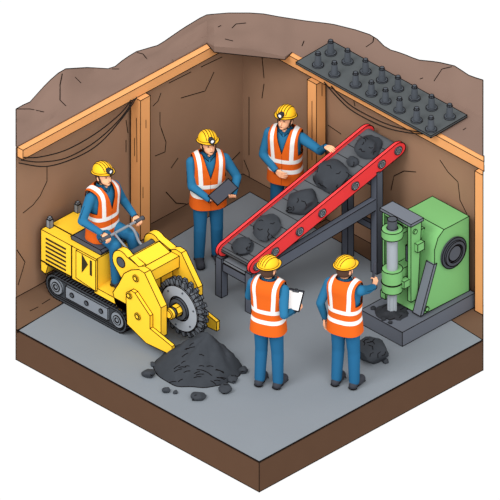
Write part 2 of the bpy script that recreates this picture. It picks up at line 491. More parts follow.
# ------------------------------------------------------------------ CONVEYOR
root = thing('conveyor', 'inclined red-sided belt conveyor on dark steel legs carrying coal', 'conveyor', (-0.15, 0.9, 0))
OR = root.location
c0 = Vector((-0.15, 0.243, 0.68)); c1 = Vector((0.324, 2.15, 1.67))
ax = (c1 - c0); LEN = ax.length; axn = ax.normalized()
wid = Vector((-0.53, 0.0, 0)); upn = Vector((1, 0, 0)).cross(axn).normalized()
if upn.z < 0: upn = -upn
def rail(off, th):
    bm = new(); pts = []
    r = 0.105
    for k in range(13):
        w = math.pi / 2 + math.pi * k / 12; pts.append(c0 + axn * (r * math.cos(w)) + upn * (r * math.sin(w)))
    for k in range(13):
        w = -math.pi / 2 + math.pi * k / 12; pts.append(c1 + axn * (r * math.cos(w)) + upn * (r * math.sin(w)))
    A = [bm.verts.new(p + off) for p in pts]; B = [bm.verts.new(p + off + th) for p in pts]
    face(bm, A); face(bm, B[::-1]); n = len(A)
    for i in range(n): face(bm, [A[i], B[i], B[(i+1) % n], A[(i+1) % n]])
    bmesh.ops.recalc_face_normals(bm, faces=bm.faces)
    return bm
TH = Vector((0.045, 0, 0))
bm = rail(-TH * 0.5, TH); part('side_rail', bm, [RED], root, OR)
bm = rail(wid - TH * 0.5, TH); part('side_rail', bm, [RED], root, OR)
# belt: a loop wrapped round both end rollers
bm = new(); r = 0.062; prof = []
for k in range(9):
    w = math.pi / 2 + math.pi * k / 8; prof.append(c0 + axn * (r * math.cos(w)) + upn * (r * math.sin(w)))
for k in range(9):
    w = -math.pi / 2 + math.pi * k / 8; prof.append(c1 + axn * (r * math.cos(w)) + upn * (r * math.sin(w)))
x0 = -TH * 0.5; x1 = wid + TH * 0.5
A = [bm.verts.new(p + x0) for p in prof]; B = [bm.verts.new(p + x1) for p in prof]; n = len(A)
face(bm, A); face(bm, B[::-1])
for i in range(n): face(bm, [A[i], B[i], B[(i+1) % n], A[(i+1) % n]])
bmesh.ops.recalc_face_normals(bm, faces=bm.faces)
for k in range(13):
    q = c0 + axn * (LEN * (k + 0.4) / 13) + upn * (r + 0.001)
    inkpath(bm, [q + x0, q + x1], 0.005, 1)
for k in range(3):
    w = math.radians(105 + 32 * k); q = c0 + axn * (r * math.cos(w)) + upn * (r * math.sin(w))
    inkpath(bm, [q + x0, q + x1], 0.005, 1)
part('belt', bm, [BELT, INK], root, OR, ink=False)
for f in (0.012, 0.27, 0.43, 0.60, 0.80, 0.99):   # round bearings along the near rail
    pass
brg = [(255.5, 265.5), (273.5, 250.5), (298, 229.5), (320.5, 210.5), (353.5, 183.5), (380, 162), (396.5, 149.5)]
for u, v in brg:
    t = ((u - 255.5) / (396.8 - 255.5)); q = c0 + ax * t
    for off, sgn in ((TH * 0.5, 1), (wid - TH * 0.5, -1)):
        p = q + off; bm = new(); X = Vector((sgn, 0, 0))
        cyl(bm, p, p + X * 0.014, 0.058, 20); 
        ringcyl(bm, p + X * 0.012, p + X * 0.02, 0.045, 0.032, 18, 1)
        part('bearing', bm, [mat('bearing_steel', '6d737b', k=.8), mat('bearing_ring', 'c4cad0', k=.9)], root, OR, r=0.0035)
def leg(x, y, z, lo=0, w=0.05):
    bm = new(); box(bm, x - w, x + w, y - w, y + w, lo, z); part('leg', bm, [FRAME], root, OR)
def bar(name, p, q, w=0.035, h=0.05):
    p = Vector(p); q = Vector(q); d = (q - p).normalized(); s = d.cross(Vector((0, 0, 1))).normalized() * w; t = s.cross(d).normalized() * h
    bm = new(); A = [bm.verts.new(p + a + b) for a, b in ((s, t), (s, -t), (-s, -t), (-s, t))]; B = [bm.verts.new(q + a + b) for a, b in ((s, t), (s, -t), (-s, -t), (-s, t))]
    face(bm, A); face(bm, B[::-1])
    for i in range(4): face(bm, [A[i], B[i], B[(i+1) % 4], A[(i+1) % 4]])
    bmesh.ops.recalc_face_normals(bm, faces=bm.faces)
    part(name, bm, [FRAME], root, OR)
xf, yf = -0.22, 0.24
leg(xf, yf, 0.56); leg(xf - 0.50, yf, 0.55)
bar('cross_member', (xf - 0.45, yf, 0.43), (xf - 0.05, yf, 0.43), 0.03, 0.055)
bm = new(); box(bm, xf - .45, xf - .05, yf - .02, yf + .25, 0.49, 0.53); part('drip_tray', bm, [STEEL2], root, OR)
q = c0 + ax * 0.875
leg(q.x - 0.04, q.y, q.z - 0.1); leg(q.x - 0.53, q.y, q.z - 0.1)
bar('side_beam', (xf + .02, yf + .05, 0.50), (q.x - .04, q.y, 0.99), 0.04, 0.075)
bar('side_beam', (xf - .50, yf + .05, 0.46), (q.x - .53, q.y, 0.93), 0.035, 0.06)
m_ = c0 + ax * 0.34
bar('strut', (m_.x - .02, m_.y, 0.70), (m_.x - .02, m_.y, m_.z - .08), 0.035, 0.035)
m_ = c0 + ax * 0.60
bar('strut', (m_.x - .5, m_.y, 0.78), (m_.x - .5, m_.y, m_.z - .08), 0.035, 0.035)
bar('cross_member', (q.x - .48, q.y, 1.25), (q.x - .09, q.y, 1.25), 0.03, 0.045)
bar('cross_member', (q.x - .48, q.y, 0.62), (q.x - .09, q.y, 0.62), 0.03, 0.045)
# coal on the belt
def on_belt(u, v):
    """where the sight line meets the belt's top plane"""
    n = upn; P0 = c0 + upn * r
    x, y = G(u, v, 0); o = Vector((x, y, 0))
    t = (P0 - o).dot(n) / CAMDIR.dot(n); return o + CAMDIR * t
for k, (u, v, ru, rv, lab) in enumerate([
        (243, 244, 11, 9, 'lowest coal lump on the conveyor belt, nearest its foot'),
        (268, 225.5, 14.5, 12, 'second coal lump up from the foot of the belt'),
        (301, 200.5, 15, 13.5, 'third coal lump up from the foot of the belt'),
        (332.5, 171.5, 18, 14.5, 'largest coal lump, lying in the upper middle of the belt'),
        (353, 160.5, 6, 6, 'small round coal lump between the two uppermost big lumps'),
        (367.5, 144.5, 13.5, 11, 'highest coal lump on the belt, beside the worker\'s hand')]):
    rr = ru / S * 1.08; h = rv / S * 0.66
    p = on_belt(u, v + rv * 0.35)
    bm = new(); ro = Matrix.Rotation(math.asin(axn.z), 3, 'X')
    rock_mesh(bm, (0, 0, h * 0.5), (rr, rr, h * 1.15), 40 + k, 3, 0, 0.42, 8 if ru > 8 else 2, 0.38)
    bmesh.ops.rotate(bm, verts=bm.verts, cent=(0, 0, 0), matrix=ro)
    bmesh.ops.translate(bm, verts=bm.verts, vec=p)
    inkpath
    solo('coal_lump', bm, [COAL, INK], p, lab, 'coal lump', None, ink=False)

# ------------------------------------------------------------------ DRILL PRESS
root = thing('rock_drill', 'green upright drilling machine with silver drill shaft on a dark base', 'drill', (1.25, 1.57, 0)); OR = root.location
bx0, bx1, by0, by1 = 0.9, 1.6, 0.965, 2.19
bm = new(); box(bm, bx0, bx1, by0, by1, 0, 0.2); part('base', bm, [mat('base_steel', '5d616a', k=0.85)], root, OR)
prof = [PX(u, v, 1.52) for u, v in ((421, 315.5), (470.5, 291.5), (470.5, 215.5), (452, 225.5), (444, 229.5), (438, 238), (434.6, 250), (434.6, 264))]
prof = [(min(y, 2.17), max(z, 0.2)) for y, z in prof]
bm = new(); prism(bm, prof, 'x', 0.9, 1.52, 0)
body = part('housing', bm, [GREEN, INK], root, OR)
# grey wear strip down the sloping front
bm = new(); (ya, za), (yb, zb) = prof[0], prof[7]
prism(bm, [(ya - 0.02, za), (ya + 0.03, za), (yb + 0.03, zb), (yb - 0.02, zb)], 'x', 1.40, 1.53, 0)
part('guard_strip', bm, [mat('strip_grey', '6a6f78', k=0.8)], root, OR, label='dark grey strip')
yc, zc = PX(452.5, 252, 1.52)
bm = new(); cyl(bm, (1.50, yc, zc), (1.55, yc, zc), 0.205, 36); ringcyl(bm, (1.55, yc, zc), (1.575, yc, zc), 0.165, 0.12, 32)
part('port_ring', bm, [mat('port_steel', '44484f', k=.8)], root, OR)
bm = new(); cyl(bm, (1.55, yc, zc), (1.562, yc, zc), 0.10, 28); part('port_cover', bm, [mat('port_disc', '4f535b', k=.8)], root, OR)
yb_, zb_ = PX(424, 311.5, 1.53)
bm = new(); cyl(bm, (1.53, yb_ + .04, zb_+.02), (1.545, yb_ + .04, zb_+.02), 0.03, 14); part('bolt', bm, [GREEN], root, OR)
# guide frame
fx0, fx1, fy0, fy1, fzt = 0.90, 1.38, 1.33, 1.50, 1.44
bm = new()
prism(bm, [(fx0 - .02, fy0 - .02), (fx1 + .02, fy0 - .02), (fx1 + .02, fy1 + .02), (fx0 - .02, fy1 + .02)], 'z', fzt, fzt + 0.04)
part('top_plate', bm, [mat('top_grey', '6a6f78', k=0.8)], root, OR, label='grey steel top plate')
bm = new(); prism(bm, [(fy0, fzt), (fy1 + .01, fzt), (fy1 - .06, 0.36), (fy0, 0.36)], 'x', fx1 - .055, fx1)
part('frame_side', bm, [GREEN], root, OR)
bm = new(); prism(bm, [(fy0, fzt), (fy1, fzt), (fy1, 0.28), (fy0, 0.28)], 'x', fx0, fx0 + .035)
box(bm, fx0 - .03, fx0 + .05, fy0 + .0, fy1, 0.2, 0.30)
part('frame_side', bm, [GREEN], root, OR)
bm = new(); box(bm, fx0 + .035, fx1 - .055, fy1 - .03, fy1, 0.2, fzt); part('back_panel', bm, [GREEN], root, OR)
bm = new(); box(bm, fx0 + .035, fx1 - .055, fy0, fy0 + .03, fzt - .05, fzt); part('frame_header', bm, [GREEN], root, OR)
bm = new(); box(bm, 1.17, fx1 - .06, fy1 - .05, fy1 - .03, 0.80, 1.02); part('dark_slot', bm, [FRAME], root, OR, label='dark steel insert')
bm = new(); box(bm, fx0 + .1, fx1 - .1, fy1, 1.62, 0.75, 0.95); box(bm, fx0 + .1, fx1 - .1, fy1, 1.66, 1.1, 1.22); part('mounting_arm', bm, [GREEN], root, OR)
bm = new(); box(bm, fx1 - .005, fx1 + .055, fy0 + .06, fy0 + .17, 1.06, 1.17); part('control_box', bm, [GREEN], root, OR)
bm = new(); cyl(bm, (fx1, fy0 + .06, 1.34), (fx1 + .02, fy0 + .06, 1.34), .028, 12); part('bolt', bm, [GREEN], root, OR, r=.005)
sx, sy = 1.2, 1.195
def col(name, z0, z1, r, m, n=28, label=None, extra=None):
    bm = new(); cyl(bm, (sx, sy, z0), (sx, sy, z1), r, n)
    if extra: extra(bm)
    part(name, bm, [m], root, OR, label=label)
col('drill_shaft', 0.58, 1.40, 0.066, SHAFT, label='silver steel shaft')
col('shaft_cap', 1.385, 1.52, 0.06, STEEL)
def lug(bm, z0, z1): box(bm, sx - .07, sx + .07, sy + .09, fy1 - .02, z0 + .02, z1 - .02)
bm = new(); cyl(bm, (sx, sy, 1.28), (sx, sy, 1.385), 0.128, 32); lug(bm, 1.28, 1.385); part('upper_collar', bm, [GREEN], root, OR)
bm = new(); cyl(bm, (sx, sy, 0.52), (sx, sy, 0.82), 0.125, 32); lug(bm, .52, .82); box(bm, sx + .08, sx + .16, sy + .04, sy + .14, .58, .68)
d_ = []
for i in range(33):
    w = 2*math.pi*i/32; d_.append((sx + .126*math.cos(w), sy + .126*math.sin(w), .64))
inkpath(bm, d_, .005, 1); part('lower_collar', bm, [GREEN, INK], root, OR)
bm = new()
for k in range(5):
    w = 2*math.pi*k/5 + 0.3; cyl(bm, (sx + .026*math.cos(w), sy + .026*math.sin(w), .21), (sx + .026*math.cos(w), sy + .026*math.sin(w), .55), .034, 10)
part('drill_bit', bm, [SHAFT], root, OR, thr=60, label='silver fluted drill bit')
# crushed coal around the bit
bm = new(); rows = []
ccx, ccy = G(392, 312, .2)
for j in range(9):
    f = j / 8; row = []
    for i in range(40):
        w = 2*math.pi*i/40; R = (0.20 + 0.07 * noise.noise(Vector((math.cos(w)*2.6, math.sin(w)*2.6, 3)))) * f
        x = max(bx0 + .015, ccx + R*math.cos(w)); y = max(by0 + .012, ccy + R*math.sin(w))
        row.append(bm.verts.new((x, y, 0.2 + (0.002 if j == 8 else 0.02 + 0.035*(1-f) + .025*noise.noise(Vector((x*16, y*16, 1)))))))
    rows.append(row)
for a, b in zip(rows, rows[1:]):
    for i in range(40): face(bm, [a[i], b[i], b[(i+1) % 40], a[(i+1) % 40]])
bmesh.ops.remove_doubles(bm, verts=rows[0], dist=1e-5)
bmesh.ops.recalc_face_normals(bm, faces=bm.faces)
cracks(bm, [[(382, 308), (386, 305), (391, 307)], [(400, 310), (405, 307)], [(384, 317), (389, 320), (395, 318)], [(399, 318), (402, 315)]], 1, .004)
o = solo('crushed_coal', bm, [COALD, INK], (ccx, ccy, 0.2), 'patch of crushed black coal around the drill bit on the base', 'crushed coal', ink=False)
o['kind'] = 'stuff'
for k, (u, v, rr, lab) in enumerate([(373, 309, 3, 'coal crumb at the far left of the crushed patch on the drill base'), (379, 322, 3, 'coal crumb on the left front edge of the drill base'),
                           (385.5, 326, 2.4, 'coal crumb left of the middle on the front edge of the drill base'), (408, 303.5, 2.6, 'coal crumb to the right of the drill bit')]):
    x, y = G(u, v, .2); x = min(max(x, bx0 + .03), bx1 - .04); y = max(y, by0 + .04)
    rock((x, y), (rr/S, rr/S, rr/S*.7), 70 + k, lab, z=.2, lines=0, m=COALD, name='coal_crumb')

# ------------------------------------------------------------------ YELLOW CUTTING MACHINE
root = thing('mining_machine', 'yellow tracked mining machine with toothed cutting wheel and driver', 'machine', (-1.35, -0.85, 0)); OR = root.location
yN, yF = -1.2, -0.5
hx0, hx1, hz = -2.32, -1.39, 0.86
bm = new(); prism(bm, [(hx0, 0.28), (hx0, hz), (hx1, hz), (hx1, 0.40), (-2.2, .40), (-2.24, .26)], 'y', yN, yF)
xs = PY(71.7, 247, yN)[0]
inkpath(bm, [(xs, yN - .001, hz), (xs, yN - .001, .40)], .005, 1); inkpath(bm, [(hx0, yN - .001, .42), (xs, yN - .001, .42)], .005, 1)
inkpath(bm, [(hx0 + .02, yN + .17, hz), (-1.95, yN + .17, hz)], .005, 1)
part('engine_cover', bm, [YEL, INK], root, OR)
bm = new()
for k in range(7):
    (xa, za), (xb, zb) = PY(46, 238.5 + 4.2*k, yN), PY(66, 249 + 4.2*k, yN)
    z = (za + zb) / 2; prism(bm, [(xa, z - .010), (xb, z - .010), (xb, z + .012), (xa, z + .012)], 'y', yN - .008, yN + .002)
part('vent', bm, [BLKM], root, OR, ink=False, label='row of dark cooling slots')
# side locker with door
bm = new(); lx0 = PY(76, 246, yN - .03)[0]; prism(bm, [(lx0, .47), (lx0, hz - .0), (hx1 + .02, hz - .0), (hx1 + .02, .43)], 'y', yN - .03, yN + .002)
door = part('locker_door', bm, [YEL], root, OR)
bm = new(); yy = yN - .031
tri = [PY(u, v, yy) for u, v in ((82, 254), (88, 264.5), (82, 272.5))]; prism(bm, tri, 'y', yy - .006, yy)
br = [PY(u, v, yy) for u, v in ((90, 260), (92, 261.2), (92, 276), (90, 274.8))]; prism(bm, br, 'y', yy - .006, yy)
part('triangle_mark', bm, [BLKM], door, OR, ink=False, label='dark triangle and bar mark')
# deck and skirt
bm = new(); prism(bm, [(-1.42, .37), (-1.42, .455), (-0.86, .455), (-0.86, .33), (-1.0, .33), (-1.05, .37)], 'y', yN, yF); part('deck', bm, [YEL], root, OR)
bm = new(); box(bm, -2.1, -.8, -1.0, -.7, .1, .4); part('chassis', bm, [STEEL], root, OR)
# seat
bm = new(); prism(bm, [(-1.90, hz), (-1.92, hz + .04), (-1.88, hz + .07), (-1.42, hz + .07), (-1.39, hz + .04), (-1.41, hz)], 'y', -1.1, -.62)
part('seat', bm, [mat('seat_grey', '4b4f5a', k=.85)], root, OR)
for y in (-1.09, -.62):
    bm = new(); box(bm, -2.31, -2.25, y - .03, y + .03, hz, hz + .11); box(bm, -2.30, -2.26, y - .02, y + .02, hz + .11, hz + .14); part('exhaust_stub', bm, [STEEL2], root, OR, r=.005)
# tracks
for (ya, yb) in ((yN - .01, yN + .15), (yF - .15, yF)):
    rx, fxx, rr = -2.06, -1.03, .165
    def loop(R, n=14):
        P = []
        for k in range(n + 1):
            w = math.pi/2 + math.pi*k/n; P.append((rx + R*math.cos(w), rr + R*math.sin(w)))
        for k in range(n + 1):
            w = -math.pi/2 + math.pi*k/n; P.append((fxx + R*math.cos(w), rr + R*math.sin(w)))
        return P
    bm = new(); o_ = loop(rr); i_ = loop(rr - .035); n = len(o_); L = [[bm.verts.new((p[0], y, p[1])) for p in Q] for Q, y in ((o_, ya), (o_, yb), (i_, yb), (i_, ya))]
    for i in range(n):
        for k in range(4): face(bm, [L[k][i], L[k][(i+1) % n], L[(k+1) % 4][(i+1) % n], L[(k+1) % 4][i]])
    bmesh.ops.recalc_face_normals(bm, faces=bm.faces)
    # cleats
    per = []; tot = 0
    big = loop(rr, 40)
    for a, b in zip(big, big[1:] + big[:1]):
        d = math.hypot(b[0]-a[0], b[1]-a[1]); per.append((a, b, d, tot)); tot += d
    N = 64
    for k in range(N):
        s = tot * k / N
        for a, b, d, t0 in per:
            if t0 <= s < t0 + d:
                f = (s - t0) / d; p = (a[0] + (b[0]-a[0])*f, a[1] + (b[1]-a[1])*f); break
        inkpath(bm, [(p[0], ya - .001, p[1]), (p[0], yb + .001, p[1])], .006, 1)
    tr = part('track', bm, [RUBBER, INK], root, OR)
    bm = new(); prism(bm, loop(rr - .036), 'y', ya + .03, yb - .02); part('track_core', bm, [RUBBER], tr, OR)
    near = ya < -1
    if near:
        bm = new(); prism(bm, [(-1.90, .085), (-1.90, .25), (-1.19, .25), (-1.19, .085)], 'y', ya + .005, ya + .04); part('side_plate', bm, [STEEL2], tr, OR)
        for x in (-1.79, -1.545, -1.30):
            bm = new(); cyl(bm, (x, ya + .005, .17), (x, ya - .005, .17), .03, 14); part('bolt', bm, [STEEL], tr, OR, r=.005)
        for x in (rx, fxx):
            bm = new(); cyl(bm, (x, ya + .04, rr), (x, ya + .005, rr), .105, 26); ringcyl(bm, (x, ya + .005, rr), (x, ya - .006, rr), .06, .035, 22); cyl(bm, (x, ya + .005, rr), (x, ya + .0, rr), .03, 6)
            part('wheel', bm, [STEEL2], tr, OR, r=.005)
# nose between the brackets
bm = new(); prism(bm, [(-1.0, .3), (-1.0, 1.0), (-.93, 1.05), (-.74, .985), (-.74, .3)], 'y', -1.1, -.6); part('nose', bm, [YEL], root, OR)
eye = (-1.06, .93)
def bracket(y0, y1):
    P = []
    for k in range(11):
        w = math.radians(215 - 165 * k / 10); P.append((eye[0] + .145*math.cos(w), eye[1] + .155*math.sin(w)))
    P += [(-.75, 1.0), (-.70, .93), (-.70, .75), (-1.05, .70)]
    bm = new(); prism(bm, P, 'y', y0, y1); b = part('bracket', bm, [YEL], root, OR)
    bm = new(); cyl(bm, (eye[0], y0 - .006, eye[1]), (eye[0], y0 + .004, eye[1]), .068, 22); part('pin_end', bm, [STEEL], b, OR)
bracket(-1.11, -1.01); bracket(-.58, -.48)
bm = new(); cyl(bm, (-1.06, -1.01, .96), (-1.06, -.58, .96), .05, 20); part('pivot_rod', bm, [STEEL], root, OR)
# twin cutter plates
plate_px = [(116, 306), (113, 292), (118.5, 284), (124, 273.5), (131, 270), (139, 269.5), (144.5, 273), (161, 308), (161, 337.5), (150, 331), (127, 313)]
pp = [PY(u, v, yN) for u, v in plate_px]
foot_px = [(126, 298), (127, 292.5), (131, 290.5), (135, 293), (150, 316), (150, 328.5), (172, 346.5), (172, 355.5), (146, 343), (127, 324)]
fp = [PY(u, v, yN - .05) for u, v in foot_px]
for (y0, y1, fy0_, fy1_) in ((yN, yN + .1, yN - .05, yN), (yF - .08, yF, yF, yF + .05)):
    bm = new(); prism(bm, pp, 'y', y0, y1); pl = part('side_plate', bm, [YEL], root, OR)
    bm = new(); prism(bm, fp, 'y', fy0_, fy1_ - .001); ft = part('foot_arm', bm, [YEL], root, OR)
    for u, v, par, yy in ((136.2, 278, pl, y0 if y0 < -1 else y1), (129.5, 295, ft, fy0_ if y0 < -1 else fy1_), (138.2, 316, ft, fy0_ if y0 < -1 else fy1_)):
        px_ = PY(u, v, yN - .05 if par is ft else yN); s = -1 if y0 < -1 else 1
        bm = new(); cyl(bm, (px_[0], yy - s*.002, px_[1]), (px_[0], yy + s*.015, px_[1]), .045, 16); cyl(bm, (px_[0], yy + s*.015, px_[1]), (px_[0], yy + s*.022, px_[1]), .028, 12)
        part('bolt', bm, [YEL], par, OR, r=.005)
bm = new(); box(bm, -.76, -.61, yN + .1, yF - .08, .82, .98); part('cross_beam', bm, [YEL], root, OR)
bm = new(); box(bm, -.76, -.72, yN + .1, yF - .08, .3, .82); inkpath(bm, [(-.719, -.78, .3), (-.719, -.78, .82)], .005, 1); part('back_plate', bm, [YEL, INK], root, OR)
# cutting wheel
wx, wz, wy = -.275, .54, -.85
bm = new(); cyl(bm, (wx, wy - .05, wz), (wx, wy + .06, wz), .312, 48)
wh = part('cutting_wheel', bm, [STEEL2], root, OR)
bm = new(); ringcyl(bm, (wx, wy - .065, wz), (wx, wy - .05, wz), .30, .16, 40); part('wheel_face', bm, [mat('face_steel', '9aa0a8', k=.8)], wh, OR)
for k in range(6):
    w = 2*math.pi*k/6 + .3; bm = new(); p = (wx + .25*math.cos(w), wz + .25*math.sin(w)); cyl(bm, (p[0], wy - .075, p[1]), (p[0], wy - .06, p[1]), .012, 8); part('bolt', bm, [STEEL], wh, OR, ink=False)
bm = new(); ringcyl(bm, (wx, wy - .09, wz), (wx, wy - .05, wz), .14, .085, 32); part('hub', bm, [STEEL], wh, OR)
bm = new(); cyl(bm, (wx, yN + .1, wz), (wx, yF - .08, wz), .05, 18); cyl(bm, (wx, wy - .16, wz), (wx, wy - .07, wz), .075, 6); ringcyl(bm, (wx, wy - .24, wz), (wx, wy - .20, wz), .07, .04, 20)
part('axle', bm, [YEL], root, OR)
bm = new(); cyl(bm, (wx, wy - .195, wz), (wx, wy - .162, wz), .058, 16); part('axle_collar', bm, [STEEL], root, OR)
for k in range(22):
    w = 2*math.pi*k/22; bm = new(); R0, R1 = .295, .39
    for s in (0, 1):
        yA, yB = (wy - .055, wy - .002) if s == 0 else (wy + .008, wy + .062)
        w2 = w + s * math.pi / 22
        def pt(R, dw, y): return (wx + R*math.cos(w2 + dw), y, wz + R*math.sin(w2 + dw))
        ym = (yA + yB) / 2
        A = [bm.verts.new(pt(R0, d, y)) for d, y in ((-.12, yA), (.12, yA), (.12, yB), (-.12, yB))]
        B = [bm.verts.new(pt(R1 - .01, d, y)) for d, y in ((-.05, ym - .016), (.07, ym - .016), (.07, ym + .016), (-.05, ym + .016))]
        fs = [face(bm, A), face(bm, B[::-1])] + [face(bm, [A[i], B[i], B[(i+1) % 4], A[(i+1) % 4]]) for i in range(4)]
        bmesh.ops.recalc_face_normals(bm, faces=fs)
    part('tooth', bm, [mat('tooth_steel', '5a5f66', k=.8)], wh, OR, r=.005)
# handlebar
HBX, HBZ = -1.30, 1.17
bm = new(); tube(bm, [(HBX, -1.08, HBZ), (HBX, -.62, HBZ)], .017, 10)
tube(bm, smooth_path([(HBX, -.74, HBZ), (HBX + .09, -.74, HBZ - .03), (HBX + .16, -.73, HBZ - .16), (-1.05, -.73, .98)]), .016, 8)
tube(bm, smooth_path([(HBX, -.98, HBZ), (HBX + .1, -.97, HBZ - .08), (-1.03, -.96, .99)]), .013, 8)
part('handlebar', bm, [STEEL2], root, OR, thr=60)
for y0, y1 in ((-1.22, -1.07), (-.63, -.50)):
    bm = new(); cyl(bm, (HBX, y0, HBZ), (HBX, y1, HBZ), .027, 14); part('grip', bm, [STEEL], root, OR, r=.004)

# ------------------------------------------------------------------ PEOPLE
def remesh(bm, voxel, smooth_iter=0):
    me = bpy.data.meshes.new('tmp'); bm.to_mesh(me); bm.free()
    o = bpy.data.objects.new('tmp', me); COL.objects.link(o)
    m = o.modifiers.new('r', 'REMESH'); m.mode = 'VOXEL'; m.voxel_size = voxel; m.use_smooth_shade = True
    if smooth_iter:
        s = o.modifiers.new('s', 'SMOOTH'); s.factor = .5; s.iterations = smooth_iter
    dg = bpy.context.evaluated_depsgraph_get(); dg.update()
    ev = o.evaluated_get(dg); out = bmesh.new(); out.from_mesh(ev.to_mesh()); ev.to_mesh_clear()
    bpy.data.objects.remove(o); bpy.data.meshes.remove(me)
    return out
def capsule(bm, p, q, r0, r1, n=14):
    p = Vector(p); q = Vector(q); d = (q - p).normalized()
    pts = [p - d*r0*.95, p - d*r0*.7, p - d*r0*.3, p, p.lerp(q, .5), q, q + d*r1*.3, q + d*r1*.7, q + d*r1*.95]
    rad = [r0*.3, r0*.71, r0*.95, r0, (r0+r1)/2, r1, r1*.95, r1*.71, r1*.3]
    tube(bm, pts, 0, n, 0, rad)
TORSO = [(.78, .15, .105, 0), (.84, .17, .12, 0), (.92, .178, .125, 0), (1.02, .165, .115, 0), (1.14, .172, .12, .002), (1.26, .186, .124, .004), (1.34, .19, .118, .0), (1.40, .175, .10, -.004), (1.44, .13, .082, -.006), (1.47, .08, .065, -.004)]
def ring(z, hw, hd, cy, n=40, e=2.5):
    out = []
    for i in range(n):
        w = 2*math.pi*i/n; c, s = math.cos(w), math.sin(w)
        out.append(Vector((hw * math.copysign(abs(c) ** (2/e), c), cy + hd * math.copysign(abs(s) ** (2/e), s), z)))
    return out
def torso_at(z):
    for a, b in zip(TORSO, TORSO[1:]):
        if z <= b[0]:
            t = (z - a[0]) / (b[0] - a[0]); return tuple(a[k] + (b[k]-a[k])*t for k in (1, 2, 3))
    return TORSO[-1][1:]
def ik(s, w, l1, l2, pole):
    s = Vector(s); w = Vector(w); d = w - s; L = min(d.length, (l1 + l2) * .999); dn = d.normalized()
    w = s + dn * L; a = (l1*l1 - l2*l2 + L*L) / (2*L); h = math.sqrt(max(0, l1*l1 - a*a))
    p = Vector(pole); p = (p - dn * p.dot(dn)).normalized()
    return s + dn*a + p*h, w
def hand(bm, wrist, d, pn, side, curl=0.6, thumb=True):
    """five-fingered hand; d = wrist->knuckles, pn = palm normal, side = +1 when the thumb lies along d x pn"""
    d = Vector(d).normalized(); pn = Vector(pn); pn = (pn - d*pn.dot(d)).normalized(); t = d.cross(pn).normalized() * side
    w = Vector(wrist); b = bmesh.new()
    for k in range(4):
        o = t * (.033 - .021*k)
        capsule(b, w + o*.55 + d*.01, w + o + d*.075, .016, .014, 8)
    for k, L in enumerate((.9, 1.0, .95, .75)):
        o = t * (.034 - .0225*k); p = w + o + d*.078; ang = 0
        seg = (.036*L, .026*L, .02*L)
        for j in range(3):
            ang += curl * (0.75 if j == 0 else 1.0)
            q = p + (d*math.cos(ang) + pn*math.sin(ang)) * seg[j]
            capsule(b, p, q, .0095 - .0008*j, .009 - .0008*j, 8); p = q
    p = w + t*.028 + d*.022; q = p + (t*.6 + d*.75 + pn*.35).normalized()*.04; r_ = q + (t*.05 + d*.8 + pn*.75*max(.3, curl)).normalized()*.034
    capsule(b, p, q, .013, .011, 8); capsule(b, q, r_, .011, .009, 8)
    b2 = remesh(b, .0042, 2); me = bpy.data.meshes.new('t'); b2.to_mesh(me); b2.free()
    bm2 = bm; n0 = len(bm2.faces); bm2.from_mesh(me); bpy.data.meshes.remove(me); bm2.faces.ensure_lookup_table()
    for f in bm2.faces[n0:]: f.material_index = 2
